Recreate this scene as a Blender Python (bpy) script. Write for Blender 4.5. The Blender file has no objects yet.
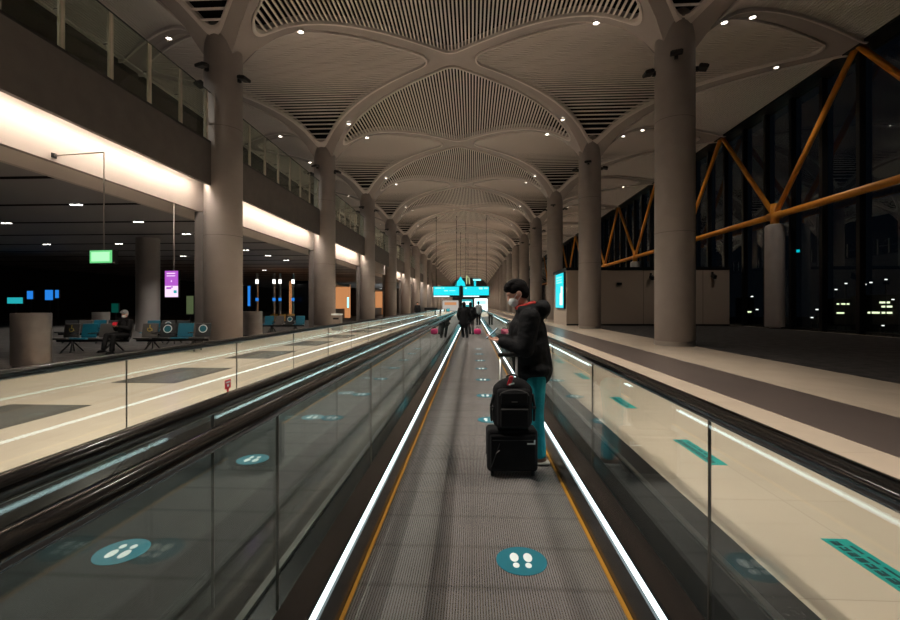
import bpy, bmesh, math, random
from mathutils import Vector, Matrix
random.seed(7)
S = bpy.context.scene
COL = S.collection
PI = math.pi

# ------------------------------------------------------------------ camera, world, exposure
EYE = 1.51
YAW = math.atan(22 / 450)
cd = bpy.data.cameras.new('camera'); cam = bpy.data.objects.new('camera', cd); COL.objects.link(cam)
cam.location = (0, 0, EYE); cam.rotation_euler = (PI / 2, 0, YAW)
cd.sensor_width = 36; cd.lens = 18; cd.shift_y = -5 / 900; cd.clip_end = 600; cd.clip_start = .03
S.camera = cam
W = bpy.data.worlds.new('night_sky'); S.world = W; W.use_nodes = True
W.node_tree.nodes['Background'].inputs[0].default_value = (.010, .014, .022, 1)
W.node_tree.nodes['Background'].inputs[1].default_value = .15
S.view_settings.view_transform = 'Standard'; S.view_settings.look = 'None'
S.view_settings.exposure = 0; S.view_settings.gamma = 1; S.view_settings.use_curve_mapping = False

P_DOWN, P_GATE = 4200, 650                    # watts of the ribs' downlights and of the gate downlights
E_COVE, E_STRIP = 62, 4                       # emission of the cove and of the balustrade light strips

CY, SY = math.cos(YAW), math.sin(YAW)
def at(px, w, z=0.):                          # a point at camera depth w and height z, seen in column px
    u = (px - 450) / 450
    return Vector((w * (u * CY - SY), w * (CY + u * SY), z))

# ------------------------------------------------------------------ materials
def mat(name, col, rough=.6, metal=0., spec=.5, emit=None, estr=0., noise=0., nscale=4., bump=0., bscale=60.):
    m = bpy.data.materials.new(name); m.use_nodes = True
    nt = m.node_tree; b = nt.nodes['Principled BSDF']
    b.inputs['Base Color'].default_value = (*col, 1); b.inputs['Roughness'].default_value = rough
    b.inputs['Metallic'].default_value = metal; b.inputs['Specular IOR Level'].default_value = spec
    if emit:
        b.inputs['Emission Color'].default_value = (*emit, 1); b.inputs['Emission Strength'].default_value = estr
    if noise or bump:
        tc = nt.nodes.new('ShaderNodeTexCoord')
    if noise:
        n = nt.nodes.new('ShaderNodeTexNoise'); n.inputs['Scale'].default_value = nscale; n.inputs['Detail'].default_value = 4
        r = nt.nodes.new('ShaderNodeValToRGB')
        r.color_ramp.elements[0].position = .3; r.color_ramp.elements[1].position = .7
        r.color_ramp.elements[0].color = (*[c * (1 - noise) for c in col], 1)
        r.color_ramp.elements[1].color = (*[min(1, c * (1 + noise)) for c in col], 1)
        nt.links.new(tc.outputs['Object'], n.inputs['Vector']); nt.links.new(n.outputs['Fac'], r.inputs['Fac'])
        nt.links.new(r.outputs['Color'], b.inputs['Base Color'])
    if bump:
        n2 = nt.nodes.new('ShaderNodeTexNoise'); n2.inputs['Scale'].default_value = bscale
        bp = nt.nodes.new('ShaderNodeBump'); bp.inputs['Strength'].default_value = bump; bp.inputs['Distance'].default_value = .02
        nt.links.new(tc.outputs['Object'], n2.inputs['Vector']); nt.links.new(n2.outputs['Fac'], bp.inputs['Height'])
        nt.links.new(bp.outputs['Normal'], b.inputs['Normal'])
    return m

def glass_mat(name, tint, f0=.045):
    m = bpy.data.materials.new(name); m.use_nodes = True; nt = m.node_tree
    nt.nodes.remove(nt.nodes['Principled BSDF'])
    out = nt.nodes['Material Output']
    g = nt.nodes.new('ShaderNodeNewGeometry')
    d = nt.nodes.new('ShaderNodeVectorMath'); d.operation = 'DOT_PRODUCT'
    nt.links.new(g.outputs['Incoming'], d.inputs[0]); nt.links.new(g.outputs['Normal'], d.inputs[1])
    def mth(op, a, bval=None):
        n = nt.nodes.new('ShaderNodeMath'); n.operation = op
        for i, v in enumerate((a, bval)):
            if v is None: continue
            if isinstance(v, (int, float)): n.inputs[i].default_value = v
            else: nt.links.new(v, n.inputs[i])
        return n.outputs[0]
    a = mth('ABSOLUTE', d.outputs['Value'])
    q = mth('POWER', mth('SUBTRACT', 1., a), 5.)
    f = mth('ADD', mth('MULTIPLY', q, 1 - f0), f0)
    t = nt.nodes.new('ShaderNodeBsdfTransparent'); t.inputs[0].default_value = (*tint, 1)
    gl = nt.nodes.new('ShaderNodeBsdfGlossy'); gl.inputs['Roughness'].default_value = .0; gl.inputs[0].default_value = (.9, .97, .97, 1)
    mx = nt.nodes.new('ShaderNodeMixShader')
    nt.links.new(f, mx.inputs[0]); nt.links.new(t.outputs[0], mx.inputs[1]); nt.links.new(gl.outputs[0], mx.inputs[2])
    nt.links.new(mx.outputs[0], out.inputs['Surface'])
    return m

def tile_mat(name, col, col2, tile=(1.2, 1.2), rough=.25, grout=.75):
    m = mat(name, col, rough); nt = m.node_tree; b = nt.nodes['Principled BSDF']
    tc = nt.nodes.new('ShaderNodeTexCoord'); br = nt.nodes.new('ShaderNodeTexBrick')
    br.offset = 0; br.inputs['Color1'].default_value = (*col, 1); br.inputs['Color2'].default_value = (*col2, 1)
    br.inputs['Mortar'].default_value = (*[c * grout for c in col], 1); br.inputs['Scale'].default_value = 1
    br.inputs['Mortar Size'].default_value = .003; br.inputs['Brick Width'].default_value = tile[0]; br.inputs['Row Height'].default_value = tile[1]
    n = nt.nodes.new('ShaderNodeTexNoise'); n.inputs['Scale'].default_value = 1.3; n.inputs['Detail'].default_value = 6
    mr = nt.nodes.new('ShaderNodeMapRange'); mr.inputs[3].default_value = .86; mr.inputs[4].default_value = 1.1
    mx = nt.nodes.new('ShaderNodeVectorMath'); mx.operation = 'MULTIPLY'
    nt.links.new(tc.outputs['Object'], br.inputs['Vector']); nt.links.new(tc.outputs['Object'], n.inputs['Vector'])
    nt.links.new(n.outputs['Fac'], mr.inputs[0]); nt.links.new(br.outputs['Color'], mx.inputs[0]); nt.links.new(mr.outputs[0], mx.inputs[1])
    nt.links.new(mx.outputs[0], b.inputs['Base Color'])
    return m

def emis(name, col, s):
    return mat(name, (.02, .02, .02), .4, emit=col, estr=s)

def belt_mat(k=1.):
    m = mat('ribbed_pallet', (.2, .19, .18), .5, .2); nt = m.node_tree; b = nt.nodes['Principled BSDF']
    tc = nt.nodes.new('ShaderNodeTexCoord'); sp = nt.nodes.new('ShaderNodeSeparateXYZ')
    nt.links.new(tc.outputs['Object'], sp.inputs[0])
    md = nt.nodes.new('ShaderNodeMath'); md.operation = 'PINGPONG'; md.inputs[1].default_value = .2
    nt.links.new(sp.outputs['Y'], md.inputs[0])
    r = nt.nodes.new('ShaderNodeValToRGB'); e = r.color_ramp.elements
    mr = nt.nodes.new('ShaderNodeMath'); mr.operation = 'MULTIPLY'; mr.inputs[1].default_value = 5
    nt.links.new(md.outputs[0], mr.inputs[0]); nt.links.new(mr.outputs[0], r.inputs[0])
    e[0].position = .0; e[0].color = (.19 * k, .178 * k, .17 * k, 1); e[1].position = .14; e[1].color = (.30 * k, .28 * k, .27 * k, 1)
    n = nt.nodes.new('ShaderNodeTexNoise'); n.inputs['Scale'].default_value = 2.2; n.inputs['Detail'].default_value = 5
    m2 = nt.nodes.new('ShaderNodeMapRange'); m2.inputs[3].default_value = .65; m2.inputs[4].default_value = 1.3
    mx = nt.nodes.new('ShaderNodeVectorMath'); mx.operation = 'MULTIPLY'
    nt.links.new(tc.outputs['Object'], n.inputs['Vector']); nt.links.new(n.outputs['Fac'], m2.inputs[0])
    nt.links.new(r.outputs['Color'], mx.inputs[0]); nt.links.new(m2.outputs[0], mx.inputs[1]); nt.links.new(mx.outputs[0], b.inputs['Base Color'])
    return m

M = dict(
    tile=tile_mat('beige_stone_tile', (.66, .55, .43), (.63, .53, .415)),
    brown=tile_mat('brown_stone_tile', (.125, .10, .088), (.115, .092, .082), rough=.3),
    granite=mat('dark_granite', (.03, .028, .027), .22, noise=.4, nscale=40),
    grey_tile=tile_mat('grey_stone_tile', (.15, .135, .115), (.14, .128, .11)),
    carpet=mat('charcoal_carpet', (.058, .054, .051), .95, spec=.1, noise=.35, nscale=3, bump=.4, bscale=300),
    shell=mat('greige_ceiling_panel', (.43, .385, .362), .6, noise=.04, nscale=.6),
    slat=mat('light_ceiling_slat', (.80, .735, .69), .55),
    rim=mat('pale_panel_rim', (.78, .72, .68), .45),
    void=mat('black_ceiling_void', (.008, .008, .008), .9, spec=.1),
    column=mat('grey_concrete', (.36, .325, .305), .55, noise=.06, nscale=1.5),
    steel=mat('brushed_steel', (.55, .52, .49), .3, 1.),
    bin=mat('bin_steel', (.40, .36, .33), .38, .85, noise=.1, nscale=3),
    tube=mat('satin_tube', (.85, .85, .85), .35, .6),
    chrome=mat('polished_steel', (.7, .7, .7), .12, 1.),
    fascia=mat('grey_fascia', (.12, .108, .102), .7, noise=.1, nscale=2),
    cream=mat('cream_wall', (.62, .55, .49), .65, noise=.03, nscale=1),
    cove_wall=mat('beige_cove_wall', (.36, .31, .275), .65, noise=.03, nscale=1),
    soffit=mat('pale_soffit', (.82, .74, .67), .65),
    seal=mat('grey_seal', (.12, .105, .085), .6), shopdim=emis('dim_shop_light', (1, .93, .85), .42),
    gate_ceil=mat('grey_gate_ceiling', (.34, .33, .335), .6),
    glass=glass_mat('balustrade_glass', (.94, .975, .965)),
    rail_glass=glass_mat('railing_glass', (.86, .90, .84)),
    wall_glass=glass_mat('window_glass', (.75, .8, .8), .06),
    rubber=mat('black_rubber', (.006, .006, .006), .14, spec=1.),
    deck=mat('dark_bronze_deck', (.045, .038, .034), .16, .6),
    skirt=mat('black_skirt', (.012, .013, .014), .25, .3),
    lip=mat('aluminium_edge', (.30, .30, .28), .3, .9),
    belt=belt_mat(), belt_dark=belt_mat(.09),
    groove=mat('pallet_groove', (.012, .012, .012), .8),
    yellow=mat('yellow_edge_line', (.55, .27, .03), .5),
    strip=emis('cool_light_strip', (.80, .97, 1.), E_STRIP),
    cove=emis('warm_cove_light', (1., .86, .72), E_COVE),
    lamp=emis('warm_lamp_disc', (1., .9, .78), 14),
    lampw=emis('white_lamp_disc', (1., .95, .88), 8),
    post=mat('cream_post', (.60, .53, .46), .5),
    black=mat('black_metal', (.008, .008, .008), .4),
    dark=mat('dark_frame', (.007, .007, .0075), .4, .3),
    truss=mat('orange_steel', (.80, .31, .03), .38),
    wallpanel=mat('greige_panel', (.42, .35, .285), .6),
    teal=mat('teal_sticker', (.0, .13, .18), .5),
    teal2=mat('green_teal_sticker', (.0, .33, .29), .45),
    ink=mat('dark_ink', (.0, .035, .045), .5),
    white=mat('white_print', (.75, .82, .82), .5),
    red=mat('red_sticker', (.6, .01, .025), .4),
    fabric=mat('black_fabric', (.007, .007, .008), .85, spec=.2, bump=.5, bscale=220),
    jacket=mat('black_jacket', (.0045, .005, .006), .75, spec=.15, bump=.7, bscale=14),
    redlin=mat('red_lining', (.6, .03, .02), .7),
    jeans=mat('teal_jeans', (.015, .27, .32), .8, spec=.2, noise=.25, nscale=9, bump=.5, bscale=30),
    skin=mat('skin', (.62, .33, .24), .5),
    hair=mat('dark_hair', (.005, .004, .004), .8, spec=.15, bump=.8, bscale=110),
    mask=mat('white_mask', (.75, .78, .78), .7),
    sole=mat('white_sole', (.6, .58, .54), .5),
    shoe=mat('brown_shoe', (.16, .08, .05), .5),
    phone=mat('phone_black', (.01, .01, .012), .2),
    screen=emis('phone_screen', (.6, .85, 1), .8),
    grey_cloth=mat('grey_cloth', (.07, .068, .066), .85),
    dark_cloth=mat('dark_cloth', (.008, .008, .009), .85, spec=.2),
    pale_cloth=mat('pale_cloth', (.3, .32, .33), .85),
    pink=mat('pink_bag', (.65, .03, .16), .6),
    seat_grey=mat('grey_seat', (.085, .08, .075), .5), seat_blue=mat('blue_seat', (.0, .12, .19), .5),
    seat_dark=mat('dark_seat', (.02, .022, .024), .5), seat_yellow=mat('yellow_seat', (.35, .2, .03), .5),
    icon=mat('yellow_print', (.75, .55, .08), .5),
    cyan=emis('cyan_screen', (.0, .50, .58), 1.6), cyan2=emis('pale_cyan_screen', (.35, .95, 1.), 1.6),
    signwhite=emis('white_screen', (.85, 1, 1), 1.6),
    green=emis('green_exit', (.2, .85, .3), .8), greenw=emis('green_white_exit', (.45, 1., .52), 1.1),
    purple=emis('purple_screen', (.48, .10, .62), 1.0), pinkw=emis('pink_white_screen', (.95, .75, .98), 1.1),
    bluelit=emis('blue_lit', (.02, .22, .75), 1.0), teallit=emis('teal_lit', (.02, .45, .5), .9),
    shopw=emis('white_shop_light', (.95, 1, .96), 1.5), shopo=emis('orange_shop_light', (1., .42, .16), .55),
    apron=emis('apron_lamp', (.95, 1., .6), 2.2), apronw=emis('apron_window', (.75, .85, .45), .8),
    bulb=emis('street_bulb', (1., .98, .9), 2.5),
    building=mat('night_building', (.03, .03, .03), .8), tarmac=mat('tarmac', (.02, .02, .02), .9),
)

# ------------------------------------------------------------------ mesh helpers
class MB:
    def __init__(s): s.bm = bmesh.new()
    def box(s, c, d, rot=None):
        m = Matrix.Translation(Vector(c)) @ (rot.to_4x4() if rot else Matrix.Identity(4)) @ Matrix.Diagonal((*d, 1))
        bmesh.ops.create_cube(s.bm, size=1, matrix=m); return s
    def span(s, x0, x1, y0, y1, z0, z1):
        return s.box(((x0 + x1) / 2, (y0 + y1) / 2, (z0 + z1) / 2), (x1 - x0, y1 - y0, z1 - z0))
    def rbox(s, c, d, r=.02, seg=3, rot=None):
        n0 = set(s.bm.verts)
        b2 = bmesh.new(); bmesh.ops.create_cube(b2, size=1, matrix=Matrix.Diagonal((*d, 1)))
        bmesh.ops.bevel(b2, geom=b2.edges[:], offset=r, segments=seg, affect='EDGES', profile=.5)
        m = Matrix.Translation(Vector(c)) @ (rot.to_4x4() if rot else Matrix.Identity(4))
        s.join(b2, m); return s
    def join(s, b2, m):
        mp = {v: s.bm.verts.new(m @ v.co) for v in b2.verts}
        for f in b2.faces: s.bm.faces.new([mp[v] for v in f.verts])
        b2.free()
    def bar(s, p0, p1, r0, r1=None, n=12, caps=True):
        p0, p1 = Vector(p0), Vector(p1); d = p1 - p0
        q = d.to_track_quat('Z', 'Y').to_matrix().to_4x4()
        bmesh.ops.create_cone(s.bm, cap_ends=caps, segments=n, radius1=r0, radius2=r0 if r1 is None else r1, depth=d.length,
                              matrix=Matrix.Translation((p0 + p1) / 2) @ q); return s
    def lathe(s, prof, c=(0, 0, 0), n=32):
        rings = []
        for r, z in prof:
            if r < 1e-5: rings.append([s.bm.verts.new((c[0], c[1], c[2] + z))])
            else: rings.append([s.bm.verts.new((c[0] + r * math.cos(2 * PI * i / n), c[1] + r * math.sin(2 * PI * i / n), c[2] + z)) for i in range(n)])
        for a, b in zip(rings, rings[1:]):
            for i in range(n):
                j = (i + 1) % n
                q = [a[i % len(a)], a[j % len(a)], b[j % len(b)], b[i % len(b)]]
                q = list(dict.fromkeys(q))
                if len(q) > 2: s.bm.faces.new(q)
        return s
    def ell(s, c, r, rot=None, seg=16):
        m = Matrix.Translation(Vector(c)) @ (rot.to_4x4() if rot else Matrix.Identity(4)) @ Matrix.Diagonal((*r, 1))
        bmesh.ops.create_uvsphere(s.bm, u_segments=seg, v_segments=max(6, seg * 3 // 4), radius=1, matrix=m); return s
    def limb(s, p0, p1, r0, r1=None, n=14):
        r1 = r0 if r1 is None else r1
        s.bar(p0, p1, r0, r1, n); s.ell(p0, (r0,) * 3, seg=n); s.ell(p1, (r1,) * 3, seg=n); return s
    def poly(s, pts, th=None, d=(0, 0, 1)):      # flat polygon, given a thickness along d
        a = [s.bm.verts.new(p) for p in pts]; s.bm.faces.new(a)
        if th:
            dv = Vector(d) * th
            b = [s.bm.verts.new(Vector(p) + dv) for p in pts]; s.bm.faces.new(b[::-1])
            for i in range(len(pts)): s.bm.faces.new([a[i], b[i], b[(i + 1) % len(pts)], a[(i + 1) % len(pts)]])
        return s
    def extrude(s, prof, y0, y1):                 # an x,z outline run along y
        return s.poly([(x, y0, z) for x, z in prof], y1 - y0, (0, 1, 0))
    def mesh(s, name, m, smooth=False):
        bmesh.ops.recalc_face_normals(s.bm, faces=s.bm.faces[:])
        me = bpy.data.meshes.new(name); s.bm.to_mesh(me); s.bm.free()
        me.materials.append(M[m] if isinstance(m, str) else m)
        if smooth:
            for p in me.polygons: p.use_smooth = True
        return me
    def build(s, name, m, parent=None, smooth=False, loc=(0, 0, 0)):
        return link(name, s.mesh(name, m, smooth), parent, loc)

def link(name, me, parent=None, loc=(0, 0, 0), rz=0):
    o = bpy.data.objects.new(name, me); COL.objects.link(o); o.location = loc; o.rotation_euler.z = rz
    if parent: o.parent = parent
    return o
def smooth_by_angle(o, deg=35):
    me = o.data; bm = bmesh.new(); bm.from_mesh(me)
    for f in bm.faces: f.smooth = True
    for e in bm.edges:
        e.smooth = len(e.link_faces) == 2 and e.calc_face_angle(0) < math.radians(deg)
    bm.to_mesh(me); bm.free(); return o
def tag(o, label, cat, group=None, kind=None):
    o['label'] = label; o['category'] = cat
    if group: o['group'] = group
    if kind: o['kind'] = kind
    return o
def thing(name, label, cat, loc=(0, 0, 0), rz=0, group=None):
    return tag(link(name, None, None, loc, rz), label, cat, group)
def struct(o): o['kind'] = 'structure'; return o
def dup(root, loc, rz=None, label=None, group=None):
    r = root.copy(); COL.objects.link(r); r.location = loc
    if rz is not None: r.rotation_euler.z = rz
    if label: r['label'] = label
    if group: r['group'] = group
    for ch in root.children:
        c = ch.copy(); COL.objects.link(c); c.parent = r
        for g in ch.children:
            d = g.copy(); COL.objects.link(d); d.parent = c
    return r
def fuse(mb, name, m, parent, voxel=.008, it=4, loc=(0, 0, 0)):   # one continuous smooth surface from overlapping solids
    o = mb.build(name + '_raw', m)
    r = o.modifiers.new('r', 'REMESH'); r.mode = 'VOXEL'; r.voxel_size = voxel
    sm = o.modifiers.new('s', 'SMOOTH'); sm.iterations = it; sm.factor = .5
    me = bpy.data.meshes.new_from_object(o.evaluated_get(bpy.context.evaluated_depsgraph_get()))
    old = o.data; bpy.data.objects.remove(o); bpy.data.meshes.remove(old)
    me.name = name
    for p in me.polygons: p.use_smooth = True
    if not me.materials: me.materials.append(M[m])
    return link(name, me, parent, loc)
def spot(name, parent, loc, power, col, angle, blend=.6, rot=(0, 0, 0), r=.06):
    l = bpy.data.lights.new(name, 'SPOT'); l.energy = power; l.color = col; l.spot_size = math.radians(angle); l.spot_blend = blend
    l.shadow_soft_size = r
    o = bpy.data.objects.new(name, l); COL.objects.link(o); o.location = loc; o.rotation_euler = rot
    if parent: o.parent = parent
    return o

# ------------------------------------------------------------------ the floor
XL, XR, XC, HA, PB, Y0 = -9.85, 7.65, -1.1, 8.75, 12.3, 17.4
XE, XW = 19.3, XC - 2 * HA                      # window wall, back of the gallery
YB, YF = -9., 225.
rowy = lambda k: Y0 + PB * k
struct(MB().span(-45, XE + .5, YB, YF, -.3, 0).build('floor', 'tile'))
for nm, x0, x1, m, h in (('carpet_floor', 8.18, XE, 'carpet', .012), ('carpet_floor', -45, -9.4, 'carpet', .012), ('trim_1', 4.22, 5.70, 'brown', .004)):
    struct(MB().span(x0, x1, YB, YF, -.01, h).build(nm, m))
t = struct(link('trim_2', None))
for i in range(-2, 30):
    MB().span(-7.0, -5.72, 8.4 + 4 * i, 10.5 + 4 * i, -.01, .004).build('floor_band', 'grey_tile', t)

# ------------------------------------------------------------------ vaulted ceiling
ZA = 14.4
def zdrop(d): d = min(1, abs(d)); return 2.5 * d ** 3 + 2.0 * d ** 9
INSET, RND = .40, .75                            # rib half width and corner radius of a panel, in metres
def unit_outline(a, b):
    sc_ = 1 - (INSET + RND) * math.hypot(1 / a, 1 / b); A, B = a * sc_, b * sc_
    nrm = math.atan2(A, B)                        # direction of the slanted edge's normal
    q = []
    for i in range(7):
        t = nrm * i / 6; q.append((A + RND * math.cos(t), RND * math.sin(t)))
    p0, p1 = q[-1], (RND * math.cos(nrm), B + RND * math.sin(nrm))
    for i in range(1, 12):
        q.append((p0[0] + (p1[0] - p0[0]) * i / 12, p0[1] + (p1[1] - p0[1]) * i / 12))
    for i in range(7):
        t = nrm + (PI / 2 - nrm) * i / 6; q.append((RND * math.cos(t), B + RND * math.sin(t)))
    q = [(x / a, y / b) for x, y in q]
    l = [(-x, y) for x, y in q[::-1]][1:]
    top = q + l
    return top + [(x, -y) for x, y in top[::-1]][1:-1]

def vault_panel(axis, ax0, ax1, b, ceil, shells, slats, rims, backs):
    """Diamond with half-widths ax0 (towards -x), ax1 (+x) and b along y; axis 'y' bends with x, axis 'x' bends with y."""
    def pos(u, v, up=0.):
        x = u * (ax1 if u > 0 else ax0); y = v * b
        return x, y, ZA - zdrop((1 - 0) * u if axis == 'y' else v) + up
    ol = unit_outline((ax0 + ax1) / 2, b); N = len(ol)
    dm = [(u / (abs(u) + abs(v)), v / (abs(u) + abs(v))) for u, v in ol]
    # A bends with |u|: apex line at u=0.  The diamond's corner at |u|=1 is a column (axis y) / at |v|=1 (axis x)
    mb = MB(); rings = []
    for k in range(6):
        f = k / 5
        rings.append([mb.bm.verts.new(pos(a[0] * (1 - f) + o[0] * f, a[1] * (1 - f) + o[1] * f)) for a, o in zip(dm, ol)])
    for up in (.18, .42):
        rings.append([mb.bm.verts.new(pos(o[0], o[1], up)) for o in ol])
    for a, c in zip(rings, rings[1:]):
        for i in range(N): mb.bm.faces.new([a[i], a[(i + 1) % N], c[(i + 1) % N], c[i]])
    shells.append(mb)
    rb = MB(); inner, w = [], .075
    prof = ((0, 0), (0, -.11), (-1, -.11), (-1, .05))
    rr = []
    for k, (s_, up) in enumerate(prof):
        ring = []
        for o in ol:
            L = math.hypot(o[0] * (ax0 + ax1) / 2, o[1] * b); f = 1 + (s_ * w) / L * 1.35
            ring.append(rb.bm.verts.new(pos(o[0] * f, o[1] * f, up)))
        rr.append(ring)
    rr.append(rr[0])
    for a, c in zip(rr, rr[1:]):
        for i in range(N): rb.bm.faces.new([a[i], a[(i + 1) % N], c[(i + 1) % N], c[i]])
    rims.append(rb)
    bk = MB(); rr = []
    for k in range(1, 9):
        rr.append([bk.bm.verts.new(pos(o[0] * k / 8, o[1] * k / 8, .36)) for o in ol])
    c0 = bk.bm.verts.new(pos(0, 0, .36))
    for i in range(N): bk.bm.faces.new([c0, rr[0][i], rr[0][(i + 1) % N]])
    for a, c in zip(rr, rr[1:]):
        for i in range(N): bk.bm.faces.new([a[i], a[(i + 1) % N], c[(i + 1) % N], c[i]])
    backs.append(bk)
    sl = MB(); pitch, wd, dp = .175, .08, .06
    quad = [p for p in ol if p[0] > -1e-9 and p[1] > -1e-9]
    def lim(q, i, j):                             # half-length of the panel across at |q|, read off its outline
        pts = sorted((p[i], p[j]) for p in quad); q = abs(q)
        for (x0, y0), (x1, y1) in zip(pts, pts[1:]):
            if x0 <= q <= x1: return y0 + (y1 - y0) * (q - x0) / max(1e-9, x1 - x0)
        return 0
    TU, TV = max(p[0] for p in ol), max(p[1] for p in ol)
    if axis == 'y':
        n = int((ax0 + ax1) / pitch)
        for i in range(n):
            x = -ax0 + (i + .5) * pitch; u = x / (ax1 if x > 0 else ax0)
            if abs(u) > TU - .004: continue
            L = lim(u, 0, 1) * b - .02; z = pos(u, 0)[2]
            if L > .05: sl.box((x, 0, z + .05), (wd, 2 * L, dp))
    else:
        n = int(2 * b / pitch)
        for i in range(n):
            y = -b + (i + .5) * pitch; v = y / b
            if abs(v) > TV - .004: continue
            L = lim(v, 1, 0); z = pos(0, v)[2]
            if L * ax0 > .05: sl.box(((L * ax1 - L * ax0) / 2, y, z + .05), (L * (ax0 + ax1) - .04, wd, dp))
    slats.append(sl)

ceil_ = struct(link('ceiling', None))
def proto(axis, ax0, ax1, b):
    s_, l, r, k = [], [], [], []
    vault_panel(axis, ax0, ax1, b, ceil_, s_, l, r, k)
    return (s_[0].mesh('vault_shell', 'shell', True), l[0].mesh('slat_panel', 'slat'), r[0].mesh('panel_rim', 'rim', False), k[0].mesh('panel_backing', 'void'))
def crop(me, xmin=None, xmax=None):               # a half panel that stops at the wall
    bm = bmesh.new(); bm.from_mesh(me)
    for x, sgn in ((xmin, -1), (xmax, 1)):
        if x is None: continue
        bmesh.ops.bisect_plane(bm, geom=bm.verts[:] + bm.edges[:] + bm.faces[:], plane_co=(x, 0, 0), plane_no=(sgn, 0, 0), clear_outer=True)
    m2 = me.copy(); bm.to_mesh(m2); bm.free(); return m2
HR = XE - XR
pA = proto('y', HA, HA, PB / 2)
pBL = proto('x', HA, HA, PB / 2)
pBR = proto('x', HA, HR, PB / 2)
pAL = proto('y', HA, HA, PB / 2)
pAR = proto('y', HR, HR, PB / 2)
pAL = tuple(crop(m, xmin=0) for m in pAL)
pAR = tuple(crop(m, xmax=0) for m in pAR)
for k in range(-2, 17):
    for pr, x, y in ((pA, XC, rowy(k)), (pBL, XL, rowy(k + .5)), (pBR, XR, rowy(k + .5)), (pAL, XW, rowy(k)), (pAR, XE, rowy(k))):
        for me in pr: struct(link(me.name, me, ceil_, (x, y, 0)))
struct(MB().span(-20, XE + 1.2, YB - 10, YF + 6, 15.0, 15.3).build('roof_slab', 'void', ceil_))

# ------------------------------------------------------------------ columns
cp = MB(); cp.lathe([(0, 0), (.70, 0), (.70, 12.9), (0, 12.9)], n=48)
cme = cp.mesh('column', 'column')
for p in cme.polygons: p.use_smooth = abs(p.normal.z) < .5
rme = MB().lathe([(.70, 0), (.715, 0), (.715, .17), (.70, .17)], n=48).mesh('base_ring', 'steel')
jme = MB()
for z in (4.2, 8.4):
    jme.lathe([(.700, z), (.703, z), (.703, z + .012), (.700, z + .012)], n=48)
jme = jme.mesh('joint_line', 'fascia')
def floodlight_proto():
    r = thing('floodlight', 'x', 'floodlight')
    MB().rbox((0, -.24, 0), (.42, .34, .12), .03, 2, Matrix.Rotation(.22, 3, 'X')).build('housing', 'black', r)
    MB().box((0, -.035, -.03), (.12, .10, .16)).build('bracket', 'black', r)
    MB().box((0, -.25, .075), (.34, .24, .012), Matrix.Rotation(.22, 3, 'X')).build('lens', 'phone', r)
    return r
flood = None
for k in range(-1, 17):
    for x, side in ((XL, 'left'), (XR, 'right')):
        c = struct(link('column', cme, None, (x, rowy(k), 0)))
        struct(link('base_ring', rme, c)); struct(link('joint_line', jme, c))
        if side == 'left':
            struct(MB().span(-.98, -.5, -.32, .32, 0, 5.16).build('pier', 'fascia', c))
        if k < 0 or k > 4: continue
        for j, (a, dz) in enumerate(((-.35, 10.55), (1.35, 10.35), (-1.6, 10.3))):
            nth = ('first', 'second', 'third', 'fourth', 'fifth')[k]
            where = (('facing down the hall', 'facing the windows side', 'facing the gallery side') if side == 'left' else ('facing down the hall', 'facing the windows side', 'facing the walkway side'))[j]
            lab = f'small black floodlight near the top of the {nth} round column by the {"glass railing" if side == "left" else "brown floor band"}, {where}'
            lab = f'black floodlight high on {nth} column by the {"gallery railing" if side == "left" else "brown floor band"}, {where}'
            loc = (x + .72 * math.sin(a), rowy(k) - .72 * math.cos(a), dz)
            if flood is None: flood = floodlight_proto(); f = flood; f.location = loc; f.rotation_euler.z = a; f['label'] = lab; f['group'] = 'floodlights on the round columns'
            else: f = dup(flood, loc, a, lab)

# ------------------------------------------------------------------ downlights on the ribs
def lamp_proto(name, cat):
    r = thing(name, 'x', cat)
    MB().lathe([(.10, .06), (.15, .06), (.16, -.03), (.125, -.04), (.115, .0)], n=20).build('trim_ring', 'rim', r, True)
    MB().lathe([(0, -.005), (.115, -.005), (.115, .05), (0, .05)], n=20).build('lens', 'lamp', r)
    return r
LAMPS = []                                        # light inside each lamp, added once all fixtures are copied
dl = None
for k in range(-2, 15):
    for t_, sx, sy in ((.77, -1, 1), (.77, 1, 1), (.72, -1, -1), (.72, 1, -1)):
        if k == -2 and sy < 0: continue
        hx = HA
        x, y = XC + sx * t_ * hx, rowy(k + .5) + sy * t_ * PB / 2
        z = ZA - zdrop(t_) - .03
        lab = f'small round downlight on the ceiling rib {"towards the gallery" if sx < 0 else "towards the windows"}, {"beyond" if sy > 0 else "before"} crossing {k + 2}'
        w_ = ('last', 'last', 'first', 'second', 'third', 'fourth', 'fifth', 'sixth', 'seventh', 'eighth', 'ninth', 'tenth', 'eleventh', 'twelfth', 'thirteenth', 'fourteenth', 'fifteenth')[k + 2]
        lab = f'round downlight on {"gallery" if sx < 0 else "window"} side rib, {"far" if sy > 0 else "near"} arm of the {w_} rib crossing overhead'
        if k < 0: lab = f'round downlight on {"gallery" if sx < 0 else "window"} side rib {"above" if k == -2 else ("just past" if sy > 0 else "just before")} the viewer'
        if dl is None: dl = lamp_proto('ceiling_downlight', 'downlight'); o = dl; o.location = (x, y, z); o['label'] = lab; o['group'] = 'downlights on the ceiling ribs'
        else: o = dup(dl, (x, y, z), None, lab)
        tl = Vector((-sx * math.sin(.42), -sy * .55 * math.sin(.42), -math.cos(.42)))
        LAMPS.append((o, -.10, P_DOWN * (.58 if sx > 0 else 1.2), (1, .90, .79), 74, .9, tl.to_track_quat('-Z', 'Y').to_euler()))
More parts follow.
